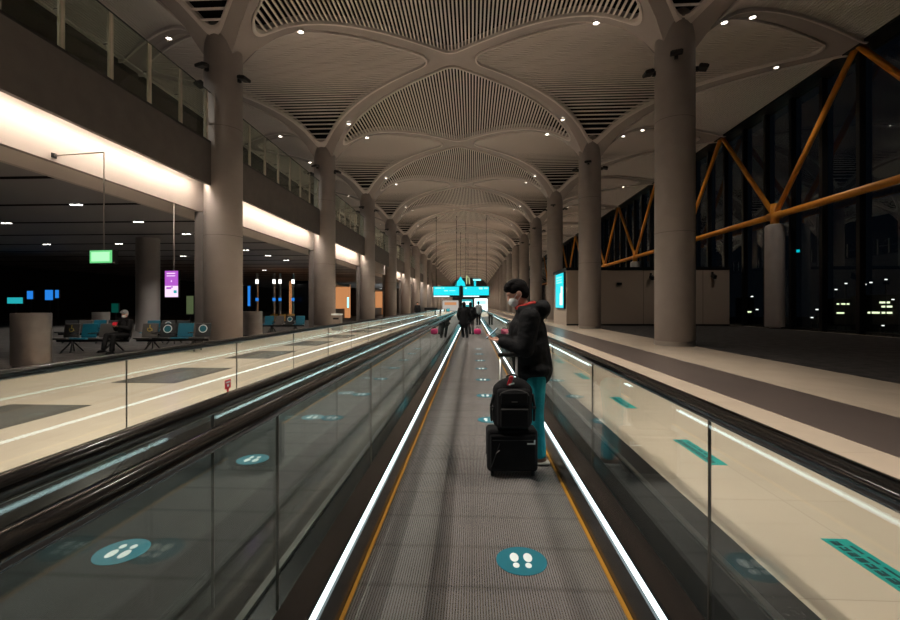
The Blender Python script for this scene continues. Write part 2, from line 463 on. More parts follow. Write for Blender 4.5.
for k in range(0, 8):                              # outer ribs over the window strip
    for t_, sy, nm in ((.22, -1, 'near'), (.36, -1, 'second near'), (.75, 1, 'far')):
        x, y = XE - (1 - t_) * HR, rowy(k + .5) + sy * (1 - t_) * PB / 2
        z = ZA - zdrop(1 - t_) - .03
        o = dup(dl, (x, y, z), None, f'round downlight above the carpet on the {nm} outer rib of bay {("one","two","three","four","five","six","seven","eight")[k]}', 'downlights on the outer ribs')
        if sy > 0: LAMPS.append((o, -.08, P_DOWN * .16, (1, .90, .79), 110, .7, (0, 0, 0)))

# ------------------------------------------------------------------ gallery on the left
XF, XWL = -9.95, -10.65
g = struct(link('wall_left', None))
struct(MB().span(XF - .12, XF, YB, YF, 6.08, 7.68).build('fascia', 'fascia', g))
struct(MB().span(XWL - .15, XWL, YB, YF, 5.17, 6.9).build('recessed_wall', 'cove_wall', g))
struct(MB().span(XWL - 1.25, XWL - .15, YB, YF, 5.17, 5.26).build('soffit', 'soffit', g))
struct(MB().span(-20, XF - .12, YB, YF, 6.9, 7.6).build('gallery_slab', 'fascia', g))
struct(MB().span(XWL - 1.4, XWL - 1.25, YB, YF, 5.17, 5.5).build('soffit_edge', 'cream', g))
struct(MB().span(-45, XWL - 1.4, YB, YF, 5.35, 5.5).build('gate_ceiling', 'gate_ceil', g))
struct(MB().span(-20.3, -20, YB, YF, 7.6, 15).build('gallery_wall', 'dark', g))
for i in range(24):
    y = 12.9 - 7.1 + 3.55 * i
    struct(MB().span(-44, XWL - 1.5, y - .11, y + .11, 5.335, 5.36).build('ceiling_slot', 'void', g))
# cove light strips, one per bay; one bay is dark
cv = None
for k in range(-2, 16):
    if k == 2: continue
    y0 = rowy(k) + .75
    lab = ('long warm cove light behind the fascia, bay ' + ('left of the first column', 'left of the first column', 'between the first and second columns', '', 'beyond the fourth column')[k + 2] if k < 3 else 'x')
    nm = {-2: 'warm cove light strip behind the fascia where the gallery runs out of view', -1: 'warm cove light strip behind the fascia before the first gallery column',
          0: 'warm cove light strip behind the fascia between first and second gallery columns', 1: 'warm cove light strip behind the fascia between second and third gallery columns'}.get(k, f'warm cove light strip behind the fascia in the distance, bay {("three","four","five","six","seven","eight","nine","ten","eleven","twelve","thirteen","fourteen","fifteen","sixteen")[k - 2]}')
    o = MB().box((0, 0, 0), (.14, PB - 1.5, .03)).build('cove_light', 'cove', None, False, (XF - .21, rowy(k + .5), 6.26))
    tag(o, nm, 'cove light', 'cove lights under the gallery')
    o2 = MB().box((0, 0, .0), (.16, PB - 1.5, .05)).build('housing', 'cream', o, False, (0, 0, .042))
# glass railings
def railing():
    r = thing('glass_railing', 'x', 'railing', group='glass railings along the gallery')
    L = PB - .0
    MB().box((0, L / 2, .04), (.10, L - .3, .09)).build('bottom_rail', 'black', r)
    for i in range(8):
        y = .9 + 1.5 * i
        p = MB().box((0, y, .98), (.05, .16, 1.92)).build('post', 'post', r)
        MB().bar((.0, y + .05, 1.1), (-.26, y + .05, 1.1), .018).build('arm', 'black', p)
        if i < 7: MB().box((.03, y + .75, 1.0), (.014, 1.42, 1.85)).build('glass_pane', 'rail_glass', r)
        if i == 0: MB().box((.03, .5, 1.0), (.014, .7, 1.85)).build('glass_pane', 'rail_glass', r)
    MB().bar((-.26, .2, 1.1), (-.26, L - .2, 1.1), .024).build('handrail', 'steel', r)
    MB().box((.03, L / 2, 1.945), (.03, L - .3, .03)).build('top_rail', 'dark', r)
    return r
rl = None
for k in range(-1, 9):
    lab = {-1: 'glass railing with cream posts on the gallery, running up to the first column', 0: 'glass railing with cream posts on the gallery, between first and second columns',
           1: 'glass railing with cream posts on the gallery, between second and third columns'}.get(k, f'glass railing with cream posts far along the gallery, {("third","fourth","fifth","sixth","seventh","eighth","ninth")[k - 2]} bay')
    loc = (XF - .06, rowy(k), 7.68)
    if rl is None: rl = railing(); rl.location = loc; rl['label'] = lab
    else: dup(rl, loc, None, lab)
# gate downlights in twin pairs
gl_ = thing('gate_downlight', 'x', 'downlight', group='twin downlights in the gate ceiling')
for sx in (-.13, .13):
    MB().lathe([(0, 0), (.075, 0), (.085, -.02), (.095, -.02), (.095, .05), (0, .05)], n=16).build('lens', 'lampw', gl_, False, (sx, 0, 0))
first = True
for i, (px, y) in enumerate(((79, 205), (13, 224), (140, 222), (187, 234), (127, 245), (165, 252), (195, 258), (250, 251), (290, 261), (270, 256), (60, 246), (258, 269))):
    w = (5.35 - EYE) * 450 / (305 - y); p = at(px, w, 5.345)
    j = round((p.y - 5.8) / 3.55); p.y = 5.8 + 3.55 * j
    lab = f'twin white downlight in the {("nearest","second","third","fourth","fifth","sixth","seventh","eighth","ninth","tenth","eleventh","twelfth")[max(0, min(11, j - 2))]} dark ceiling slot over the gate seats, {("over the big bin","by the hanging exit sign","over the seated person","above the purple screen","past the exit sign rod","behind the exit sign","over the purple screen rod","right of the first column","near the second column","past the first column","far back in the dark","low beyond the first column")[i]}'
    lab = ' '.join(lab.split()[:16])
    if first: o = gl_; o.location = p; first = False
    else: o = dup(gl_, p)
    o['label'] = lab
    LAMPS.append((o, -.10, P_GATE, (1, .93, .84), 110, .8, (0, 0, 0)))

for k in range(-1, 6):                             # ribs over the gallery
    for sy, nm in ((-1, 'near'), (1, 'far')):
        x, y = XL - .5 * HA, rowy(k + .5) + sy * .5 * PB / 2
        o = dup(dl, (x, y, ZA - zdrop(.5) - .03), None, f'downlight over the gallery behind the railing, {nm} rib of bay {("before the first column","one","two","three","four","five","six")[k + 1]}', 'downlights over the gallery')
        LAMPS.append((o, -.08, P_DOWN * .22, (1, .92, .80), 110, .7, (0, 0, 0)))
for o, dz, pw, c_, an_, bl_, ro_ in LAMPS: spot('lamp', o, (0, 0, dz), pw, c_, an_, bl_, ro_)

# ------------------------------------------------------------------ window wall on the right with the orange truss
wn = struct(link('window_1', None))
struct(MB().span(XE + .75, XE + .78, YB, YF, -.2, 15).build('window_pane', 'wall_glass', wn))
i = 0
y = -3.
while y < 110:
    struct(MB().span(XE + .45, XE + .75, y - .11, y + .11, 0, 15).build('mullion', 'dark', wn)); y += 2.46
for z in (.1,):
    struct(MB().span(XE + .68, XE + .76, YB, YF, z - .04, z + .04).build('transom', 'dark', wn))
struct(MB().span(XE - .25, XE + 1.0, YB, YF, 14.35, 15.1).build('roof_edge', 'dark', wn))
tr = thing('roof_truss', 'orange tubular steel truss zigzagging along the dark window wall', 'truss')
ZL = 7.2
MB().bar((XE, YB, ZL), (XE, 130, ZL), .20, n=20).build('bottom_chord', 'truss', tr, True)
for k in range(-1, 9):
    y = rowy(k)
    for sgn in (-1, 1):
        MB().bar((XE, y + sgn * .12, ZL + .15), (XE, y + sgn * (PB / 2 - .1), 14.45), .15, n=18).build('diagonal', 'truss', tr, True)
    n_ = MB(); n_.bar((XE, y, ZL - .55), (XE, y, ZL + .75), .24, n=20); n_.bar((XE, y - .55, ZL), (XE, y + .55, ZL), .245, n=20)
    n_.build('node', 'truss', tr, True)
    c = struct(MB().lathe([(0, 0), (.30, 0), (.30, .12), (.54, .12), (.54, ZL - .75), (.50, ZL - .62), (.36, ZL - .55), (0, ZL - .55)], n=36).build('column', 'column', None, False, (XE, y, 0)))
    smooth_by_angle(c)

# greige wall block with the cyan screen
kq = thing('partition_block', 'greige windowless wall block with dark coping, behind the columns on the carpet', 'kiosk', (6.95, 33.5, 0))
MB().span(0, XE - 6.95 - .7, 0, 5.2, 0, 4.05).build('body', 'wallpanel', kq)
MB().span(-.04, XE - 6.95 - .66, -.04, 5.24, 4.05, 4.28).build('coping', 'dark', kq)
MB().span(.0, XE - 6.95 - .7, -.02, 0, 0, .12).build('plinth', 'dark', kq)
for px in (640, 697):
    MB().span(at(px, 33.5).x - 6.95 - .01, at(px, 33.5).x - 6.95 + .01, -.008, 0, .12, 4.05).build('joint', 'dark', kq)
kb = MB().box((0, 0, 0), (.34, .12, .16)).build('wall_box', 'dark', None, False, at(617, 33.4, EYE + 21 * 33.4 / 450)); kb.location.y = 33.42
tag(kb, 'small dark box low on the greige wall between the two round columns', 'wall box')
def wall_camera(px, y, lab):
    p = at(px, 33.3, EYE + (305 - y) * 33.3 / 450); p.y = 33.5
    r = thing('wall_camera', lab, 'camera', p)
    MB().box((0, -.05, .2), (.12, .10, .25)).build('bracket', 'dark', r)
    MB().rbox((0, -.25, .0), (.22, .5, .28), .04, 2, Matrix.Rotation(.4, 3, 'X')).build('body', 'dark', r)
wall_camera(648, 278, 'dark camera on the greige wall just beside the big near column')
wall_camera(707, 277, 'slim dark camera on the greige wall nearest the windows')
sc = thing('advert_screen', 'tall glowing cyan advertising screen on the end of the greige wall block', 'screen', (6.93, 33.75, 0))
MB().span(-.14, .02, 0, 3.1, 1.22, 4.0).build('frame', 'dark', sc)
MB().span(-.17, -.14, .05, 3.05, 1.3, 3.92).build('display', 'cyan', sc)
mb = MB(); mb.span(-.18, -.17, .3, 1.3, 1.5, 2.4); mb.span(-.18, -.17, .3, .9, 2.4, 2.9); mb.build('display_print', 'signwhite', sc)
mb = MB()
for z in (3.2, 3.4, 3.6): mb.span(-.18, -.17, .5, 2.6, z, z + .07)
mb.build('display_text', 'cyan2', sc)

# ------------------------------------------------------------------ moving walkways
def handrail_profile(x, z=1.06):
    return [(x - .032, z), (x - .042, z + .012), (x - .042, z + .034), (x - .03, z + .048), (x, z + .054), (x + .03, z + .048), (x + .042, z + .034), (x + .042, z + .012), (x + .032, z)]
JY = 1.86
YA, YZ = -3.42, 58.0
def walkway(label, x0, x1, lglass, rglass, lout, rout, belt='belt'):
    r = thing('moving_walkway', label, 'moving walkway', (0, 0, 0))
    MB().span(x0, x1, YA, YZ, -.06, .0).build('pallet_base', 'groove', r)
    mb = MB(); n = int((x1 - x0) / .0138)
    for i in range(n):
        x = x0 + .006 + i * .0138; mb.span(x, x + .0062, YA, YZ, -.002, .008)
    mb.build('ribbed_belt', belt, r)
    for sx, xe, xg, xo in ((-1, x0, lglass, lout), (1, x1, rglass, rout)):
        e = lambda d: xe + sx * d
        a, b = sorted((e(-.012), e(.008))); MB().span(a, b, YA, YZ, .004, .016).build('edge_line', 'yellow', r)
        MB().extrude([(e(.008), 0), (e(.03), .165), (e(.055), .165), (e(.055), 0)], YA, YZ).build('skirt', 'skirt', r)
        MB().extrude([(e(.039), .178), (e(.053), .203), (e(.053), .178)], YA, YZ).build('light_strip', 'strip', r)
        MB().extrude([(e(.0535), .165), (e(.0535), .205), (e(.068), .208), (e(.068), .165)], YA, YZ).build('strip_housing', 'skirt', r)
        a, b = sorted((e(.055), xg - sx * .012))
        MB().extrude([(e(.07), .0), (e(.07), .203), (xg - sx * .014, .24), (xg - sx * .014, .0)], YA, YZ).build('inner_deck', 'deck', r)
        if xo is not None:
            MB().extrude([(xg - sx * .014, 0), (xg - sx * .014, .215), (xo, .215), (xo, 0)], YA, YZ).build('outer_deck', 'skirt', r)
            MB().extrude([(xo - sx * .03, .216), (xo - sx * .03, .232), (xo + sx * .006, .228), (xo + sx * .006, .19), (xo, .19), (xo, .216)], YA, YZ).build('edge_trim', 'lip', r)
        y = JY - 3 * 1.76; n = 0
        while y < YZ - 1 and n < 38:
            pn_ = MB().span(xg - .006, xg + .006, y + .005, y + 1.755, .222, 1.058).build('glass_panel', 'glass', r)
            MB().span(xg - .0062, xg + .0062, y - .002, y + .002, .222, 1.05).build('joint_seal', 'seal', pn_); y += 1.76; n += 1
        MB().extrude([(xg - .014, 1.050), (xg - .014, 1.062), (xg + .014, 1.062), (xg + .014, 1.050)], YA, YZ).build('rail_guide', 'lip', r)
        o = MB().extrude(handrail_profile(xg), YA, YZ).build('handrail', 'rubber', r); smooth_by_angle(o, 50)
    return r
walkway('moving walkway carrying the man with the black suitcase', -.623, .757, -.82, .955, -.96, 1.27)
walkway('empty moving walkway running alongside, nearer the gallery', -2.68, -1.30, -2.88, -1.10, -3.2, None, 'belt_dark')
# dark stone margins beside the walkways
for nm, x0, x1 in (('trim_3', 1.27, 1.67), ('trim_4', -3.5, -3.2)):
    struct(MB().span(x0, x1, YA, YZ + 1, -.01, .006).build(nm, 'granite'))

# ------------------------------------------------------------------ stickers
def sticker(loc, label, group, rz=0., dirn=1):
    r = thing('footprint_sticker', label, 'sticker', loc, rz, group)
    MB().lathe([(0, 0), (.148, 0), (.148, .002), (0, .002)], n=40).build('disc', 'teal', r)
    for sx in (-1, 1):
        f = MB()
        f.poly([(sx * .04 + .026 * math.cos(a), .03 + .047 * math.sin(a), .0022) for a in [2 * PI * i / 20 for i in range(20)]], .0012)
        f.poly([(sx * .035 + .019 * math.cos(a), -.052 + .026 * math.sin(a), .0022) for a in [2 * PI * i / 16 for i in range(16)]], .0012)
        f.build('footprint', 'white', r)
    return r
ords = ('first', 'second', 'third', 'fourth', 'fifth', 'sixth', 'seventh', 'eighth', 'ninth', 'tenth', 'eleventh')
st0 = sticker((.29, 2.66, .0085), 'teal disc sticker with two white shoe prints on the belt, in front of the suitcase', 'footprint stickers on the walkways')
for i, y in enumerate((5.9, 7.47, 9.06, 10.65, 12.2, 13.8, 15.4)):
    dup(st0, (.22, y, .0085), 0, f'teal footprint sticker on the belt past the suitcase, {ords[i]} one beyond it')
for i, y in enumerate((2.66, 4.30, 5.95, 7.6, 9.2, 10.8, 12.4)):
    dup(st0, (-2.13, y - .02, .0085), PI, f'teal footprint sticker on the empty walkway beside, {ords[i]} one from the near end')
def floor_label(y, label):
    r = thing('floor_label', label, 'floor sticker', (2.33, y, 0), 0, 'teal floor labels beside the walkway')
    MB().span(-.08, .08, -.40, .40, .0, .003).build('backing', 'teal2', r)
    p = MB(); rr = random.Random(3)
    yy = -.34
    while yy < .32:
        l = rr.uniform(.025, .06); p.span(-.055, -.005, yy, yy + l * .45, .003, .0042)
        p.span(-.055, -.038 + rr.uniform(0, .02), yy, yy + l, .003, .0042); p.span(-.02, -.005, yy, yy + l, .003, .0042); yy += l + .016
    yy = -.2
    while yy < .25:
        l = rr.uniform(.05, .11); p.span(.025, .042, yy, yy + l, .003, .0042); yy += l + .03
    p.build('print', 'ink', r)
    return r
fl0 = floor_label(2.62, 'teal floor label with dark print, closest one beside the walkway handrail')
for i, y in enumerate((4.76, 7.1, 9.7, 12.2)):
    dup(fl0, (2.33, y, 0), 0, f'teal floor label with dark print beside the walkway, {ords[i + 1]} along the glass')
# red notice on the far glass
p = at(227, 5.3, EYE - 80 * 5.3 / 450)
rd = thing('glass_notice', 'small red notice sticker with a downward tab on the far balustrade glass', 'sticker', (-2.872, p.y, p.z))
MB().box((0, 0, .01), (.004, .125, .105)).build('sheet', 'red', rd)
MB().box((0, .0, -.07), (.004, .04, .07)).build('tab', 'red', rd)
mb = MB(); mb.box((.003, 0, .035), (.002, .095, .016)); mb.box((.003, 0, -.005), (.002, .04, .03)); mb.build('print', 'white', rd)

# ------------------------------------------------------------------ people
def person(label, loc, rz, P, group=None, voxel=.011):
    """P: joints in a local frame (facing +y, right hand +x), clothes materials."""
    r = thing('person', label, 'person', loc, rz, group)
    V = lambda k: Vector(P[k])
    H, tilt = V('head'), P.get('tilt', 0.)
    R = Matrix.Rotation(-tilt, 3, 'X') @ Matrix.Rotation(0, 3, 'Z')
    hd = lambda x, y, z: H + R @ Vector((x, y, z))
    b = MB()
    b.ell(hd(0, -.012, .02), (.076, .095, .10), R); b.ell(hd(0, .022, -.045), (.06, .068, .075), R)
    b.ell(hd(0, .045, -.095), (.03, .03, .025), R)
    b.limb(hd(0, .085, .01), hd(0, .103, -.028), .009, .015, 8)
    b.ell(hd(0, .087, -.062), (.026, .012, .012), R)
    b.ell(hd(0, .078, .03), (.055, .02, .014), R)
    for s_ in (-1, 1): b.ell(hd(s_ * .078, -.01, -.012), (.013, .024, .034), R)
    b.limb(V('neck'), hd(0, -.015, -.06), .056, .05)
    ch, hp = V('chest'), V('hip')
    b.limb(ch, hp, .125, .125); b.ell(ch, (.17, .11, .16)); b.ell(hp, (.165, .115, .12)); b.limb(ch + Vector((0, 0, .1)), V('neck'), .08, .058)
    for s_ in 'lr':
        b.limb(ch + Vector((0, 0, .12)), V('sh_' + s_), .07, .06); b.limb(V('sh_' + s_), V('el_' + s_), .056, .042); b.limb(V('el_' + s_), V('wr_' + s_), .042, .028)
        b.limb(hp, V('th_' + s_), .09, .09); b.limb(V('th_' + s_), V('kn_' + s_), .088, .058); b.limb(V('kn_' + s_), V('an_' + s_), .057, .04)
        an = V('an_' + s_); td = Vector(P.get('toe', (0, 1, 0))); b.limb(an + Vector((0, 0, -.04)), an + td * .14 + Vector((0, 0, -.055)), .04, .028)
        # hand: palm, four unequal fingers with a knuckle bend, thumb from the palm's side
        w = V('wr_' + s_); d = Vector(P.get('hd_' + s_, (w - V('el_' + s_)))).normalized()
        up = Vector(P.get('palm_' + s_, (0, 0, 1))); up = (up - d * up.dot(d)).normalized(); sd = d.cross(up) * (1 if s_ == 'r' else -1)
        pc = w + d * .052; rot = Matrix((sd, d, up)).transposed()
        b.ell(pc, (.04, .052, .016), rot, 12); b.limb(w, pc, .026, .024, 10)
        cl = P.get('curl', .6)
        for q, (o, L) in enumerate(((-.03, .066), (-.01, .078), (.01, .074), (.03, .058))):
            p0 = pc + d * .04 + sd * o; d1 = (d + up * cl * .6).normalized(); d2 = (d + up * cl * 2.2).normalized()
            p1 = p0 + d1 * L * .55; p2 = p1 + d2 * L * .5
            b.limb(p0, p1, .0105, .0095, 8); b.limb(p1, p2, .0095, .008, 8)
        t0 = pc - sd * .034 - d * .015; t1 = t0 - sd * .024 + d * .03 + up * .01; t2 = t1 + d * .026 + up * .016
        b.limb(t0, t1, .014, .012, 8); b.limb(t1, t2, .012, .009, 8)
    fuse(b, 'body', P.get('skin', 'skin'), r, min(voxel, .0075) if P.get('fine') else voxel, 2)
    # hair
    h = MB(); hl = P.get('hair', 'short')
    h.ell(hd(0, -.022, .045), (.090, .104, .088), R); h.ell(hd(0, -.05, -.0), (.082, .074, .085), R)
    if hl == 'short': h.ell(hd(0, .05, .088), (.07, .05, .038), R); h.ell(hd(0, .0, .108), (.072, .08, .036), R); h.ell(hd(.02, .075, .075), (.05, .03, .03), R)
    else: h.limb(hd(0, -.06, .0), hd(0, -.07, -.22), .085, .06)
    fuse(h, 'hair', P.get('haircol', 'hair'), r, .008, 2)
    if P.get('mask'):
        m_ = MB(); m_.ell(hd(0, .052, -.06), (.063, .064, .052), R)
        o = fuse(m_, 'face_mask', 'mask', r, .006, 2)
        e = MB()
        for s_ in (-1, 1):
            e.bar(hd(s_ * .06, .06, -.035), hd(s_ * .086, -.02, .012), .0035, n=6); e.bar(hd(s_ * .06, .05, -.085), hd(s_ * .086, -.02, -.03), .0035, n=6)
        e.build('ear_loop', 'mask', o)
    # trousers
    t_ = MB(); t_.ell(hp, (.185, .135, .13))
    for s_ in 'lr':
        t_.limb(hp, V('th_' + s_), .105, .108); t_.limb(V('th_' + s_), V('kn_' + s_), .106, .076); t_.limb(V('kn_' + s_), V('an_' + s_) + Vector((0, 0, .01)), .076, .062)
    fuse(t_, 'trousers', P['trousers'], r, .012, 3)
    for s_ in 'lr':
        an = V('an_' + s_); td = Vector(P.get('toe', (0, 1, 0))); g0 = an.z - .085
        q = math.atan2(-td.x, td.y)
        o = MB(); Rz = Matrix.Rotation(q, 3, 'Z')
        o.ell(an + Vector((0, 0, -.03)), (.05, .06, .05)); o.ell(an + td * .06 + Vector((0, 0, -.045)), (.048, .13, .036), Rz)
        so = fuse(o, 'shoe', P.get('shoe', 'shoe'), r, .008, 2)
        MB().rbox(tuple(an + td * .05 + Vector((0, 0, g0 - an.z + .0125))), (.098, .285, .025), .012, 2, Rz).build('sole', P.get('solecol', 'sole'), so)
    # jacket
    j = MB(); k_ = P.get('bulk', 1.); hem = P.get('hem', .0)
    hv = hp + Vector((0, -.0, hem))
    j.ell(ch, (.205 * k_, .15 * k_, .19)); j.limb(ch, hv, .165 * k_, .17 * k_); j.ell(hv, (.21 * k_, .165 * k_, .10)); j.ell((ch + hv) / 2, (.205 * k_, .16 * k_, .24))
    j.limb(ch + Vector((0, 0, .1)), V('neck') + Vector((0, -.01, -.02)), .12 * k_, .082)
    for s_ in 'lr':
        j.limb(ch + Vector((0, 0, .12)), V('sh_' + s_), .10 * k_, .088 * k_); j.limb(V('sh_' + s_), V('el_' + s_), .088 * k_, .074 * k_)
        j.limb(V('el_' + s_), V('wr_' + s_).lerp(V('el_' + s_), .08), .074 * k_, .054 * k_)
    if P.get('hood'):
        hc = V('hood'); j.ell(hc, (.15, .085, .10), Matrix.Rotation(.4, 3, 'X')); j.limb(hc + Vector((-.1, .02, .02)), V('neck') + Vector((-.08, .03, -.02)), .05, .045); j.limb(hc + Vector((.1, .02, .02)), V('neck') + Vector((.08, .03, -.02)), .05, .045)
    jo = fuse(j, 'jacket', P['jacket'], r, .012, 4)
    if P.get('hood'):
        c = MB(); n = 28; nk = V('neck') + Vector((0, -.012, .012))
        for i in range(n):
            a0, a1 = [.62 * PI + 1.76 * PI * q / n + .0 for q in (i, i + 1)]
            f = lambda a: nk + Vector((.088 * math.cos(a), .086 * math.sin(a), .012 - .028 * math.sin(a) - .0))
            c.limb(f(a0), f(a1), .019, .019, 8)
        co = fuse(c, 'collar_lining', 'redlin', jo, .006, 1); co['label'] = 'red inner collar lining'
    return r

base = dict(hip=(0, 0, .93), chest=(0, .0, 1.26), neck=(0, .0, 1.49), head=(0, .03, 1.64), sh_l=(-.17, 0, 1.41), sh_r=(.17, 0, 1.41),
            el_l=(-.23, -.03, 1.12), el_r=(.23, -.03, 1.12), wr_l=(-.23, .06, .88), wr_r=(.23, .06, .88),
            th_l=(-.09, 0, .87), th_r=(.09, 0, .87), kn_l=(-.10, .02, .48), kn_r=(.10, .02, .48), an_l=(-.10, -.02, .085), an_r=(.10, -.02, .085),
            jacket='dark_cloth', trousers='dark_cloth', shoe='dark_cloth', solecol='dark_cloth')
man = dict(base, hip=(0, .01, .93), chest=(0, .065, 1.25), neck=(0, .10, 1.475), head=(0, .165, 1.615), tilt=.42, mask=True, fine=True,
           sh_l=(-.17, .065, 1.38), sh_r=(.17, .065, 1.38), el_l=(-.24, .115, 1.10), el_r=(.23, .13, 1.11), wr_l=(-.105, .315, 1.155), wr_r=(.10, .33, 1.16),
           hd_l=(.55, .8, .12), hd_r=(-.55, .8, .12), palm_l=(.2, -.1, 1), palm_r=(-.2, -.1, 1), curl=.45,
           kn_l=(-.11, .0, .48), an_l=(-.11, -.035, .095), kn_r=(.08, .10, .48), an_r=(.09, .10, .095), hood=(0, -.07, 1.455),
           jacket='jacket', trousers='jeans', shoe='shoe', solecol='sole', bulk=1.12, hem=-.04)
MX, MY = .60, 4.38
person('masked man in black hooded jacket and teal jeans looking down at his phone', (MX, MY, .008), PI / 2, man)
ph = thing('phone', 'slim dark phone held by the masked man', 'phone', (MX - .405, MY + .0, 1.235), PI / 2)
Rp = Matrix.Rotation(-.75, 3, 'X')
MB().rbox((0, 0, 0), (.075, .15, .009), .004, 2, Rp).build('body', 'phone', ph)
MB().box(Rp @ Vector((0, 0, .0052)), (.068, .138, .001), Rp).build('display', 'screen', ph)

# ------------------------------------------------------------------ suitcase with backpack
sx0 = .352
su = thing('suitcase', 'black wheeled cabin suitcase standing on the belt behind the man', 'suitcase', (sx0, 4.06, .008), .04)
MB().rbox((0, 0, .225), (.445, .22, .37), .035, 4).build('shell', 'fabric', su, False)
fp = MB().rbox((0, -.122, .22), (.40, .035, .31), .016, 3).build('front_pocket', 'fabric', su)
zz = MB(); zz.bar((-.18, -.142, .33), (.18, -.142, .33), .004, n=6); zz.bar((-.19, -.142, .10), (-.12, -.142, .30), .004, n=6); zz.build('zip', 'black', fp)
mb = MB(); mb.box((.155, -.142, .3), (.07, .004, .012)); mb.box((.184, -.142, .315), (.012, .004, .035)); o = mb.build('badge', 'white', fp); o['label'] = 'white angular badge'
mb = MB(); mb.bar((-.15, -.145, .22), (-.12, -.145, .245), .005, n=6); mb.build('zip_pull', 'chrome', fp)
for x in (-.18, .18):
    for y in (-.08, .08):
        wh = MB(); wh.bar((x - .012, y, .022), (x + .012, y, .022), .022, n=16); wh.build('wheel', 'black', su)
MB().rbox((-.222, -.03, .12), (.012, .05, .10), .005, 2).build('corner_guard', 'chrome', su)
for x in (-.085, .06):
    MB().bar((x, .09, .39), (x, .09, 1.03), .011, n=12).build('handle_tube', 'tube', su, True)
MB().rbox((-.012, .09, 1.045), (.20, .035, .04), .015, 3).build('grip', 'black', su)
bp = thing('backpack', 'black backpack with red luggage tag strapped on top of the suitcase', 'backpack', (sx0 + .003, 3.985, .425), .04)
b = MB(); b.rbox((0, 0, .205), (.345, .17, .40), .07, 5); b.ell((0, 0, .36), (.155, .085, .09)); fuse(b, 'main_bag', 'fabric', bp, .01, 3)
b = MB(); b.rbox((0, -.09, .20), (.29, .07, .33), .032, 4); fb = fuse(b, 'front_pocket', 'fabric', bp, .008, 2)
b = MB(); b.rbox((0, -.13, .12), (.24, .03, .15), .014, 3); b.rbox((0, -.128, .29), (.23, .025, .10), .012, 3); b.build('small_pocket', 'fabric', bp)
z = MB(); z.bar((-.115, -.147, .20), (.115, -.147, .20), .004, n=6)
for i in range(12):
    a0, a1 = PI * i / 12, PI * (i + 1) / 12
    z.bar((.125 * math.cos(a0), -.128, .31 + .05 * math.sin(a0)), (.125 * math.cos(a1), -.128, .31 + .05 * math.sin(a1)), .004, n=6)
z.build('zip', 'grey_cloth', bp)
MB().box((0, -.1435, .262), (.05, .003, .009)).build('badge', 'grey_cloth', bp)
for s_ in (-1, 1):
    st = MB(); pts = [(s_ * .17, -.04, .30), (s_ * .19, -.02, .2), (s_ * .185, -.03, .08)]
    for a, c in zip(pts, pts[1:]): st.limb(a, c, .012, .012, 8)
    st.build('side_strap', 'black', bp, True)
    MB().box((s_ * .185, -.035, .19), (.03, .03, .02)).build('buckle', 'grey_cloth', bp)
hp_ = MB()
for i in range(10):
    a0, a1 = PI * i / 10, PI * (i + 1) / 10
    hp_.limb((.05 * math.cos(a0), .02, .435 + .035 * math.sin(a0)), (.05 * math.cos(a1), .02, .435 + .035 * math.sin(a1)), .009, .009, 8)
hp_.build('grab_handle', 'black', bp, True)
tg = MB().rbox((-.03, -.085, .43), (.032, .012, .085), .005, 2, Matrix.Rotation(.35, 3, 'Y')).build('luggage_tag', 'red', bp); tg['label'] = 'red luggage tag'
MB().rbox((-.02, -.096, .405), (.05, .004, .012), .002, 1, Matrix.Rotation(-.3, 3, 'Y')).build('tag_slip', 'white', tg)

# ------------------------------------------------------------------ people further on
p1 = dict(base, hip=(0, 0, .86), chest=(0, .02, 1.18), neck=(0, .02, 1.38), head=(0, .04, 1.52), hair='long', bulk=1.3, hem=-.2, sh_l=(-.17, .02, 1.32), sh_r=(.17, .02, 1.32),
          el_l=(-.25, -.02, 1.05), el_r=(.25, -.02, 1.05), wr_l=(-.22, .08, .84), wr_r=(.22, .08, .84), kn_l=(-.08, .06, .46), an_l=(-.02, .12, .085), kn_r=(.10, .0, .46), an_r=(.14, -.1, .085))
q = at(464, 20.7); person('person in long dark coat walking away down the belt, in front of the companion', (q.x, q.y, .008), .05, p1, voxel=.016)
p2 = dict(p1, trousers='grey_cloth', bulk=1.15, hem=-.05)
q = at(470.5, 23.2); person('person in dark jacket and grey trousers standing beside the pink bag', (q.x, q.y, .008), 0, p2, voxel=.016)
q = at(477.5, 22.6)
pk = thing('duffel_bag', 'small pink duffel bag standing on the belt by the two people', 'bag', (q.x, q.y, .008))
b = MB(); b.rbox((0, 0, .17), (.36, .24, .28), .09, 4); fuse(b, 'body', 'pink', pk, .014, 2)
h = MB()
for i in range(8):
    a0, a1 = PI * i / 8, PI * (i + 1) / 8
    h.limb((.09 * math.cos(a0), 0, .29 + .09 * math.sin(a0)), (.09 * math.cos(a1), 0, .29 + .09 * math.sin(a1)), .012, .012, 8)
h.build('strap', 'dark_cloth', pk, True)
q = at(478.5, 34); person('distant person in pale top further along the belt', (q.x, q.y, .008), .3, dict(base, jacket='pale_cloth'), voxel=.02)
q = at(417.5, 40); person('lone dark-clothed person standing on the stone floor near the gallery columns', (q.x, q.y, 0), PI, dict(base), voxel=.02)

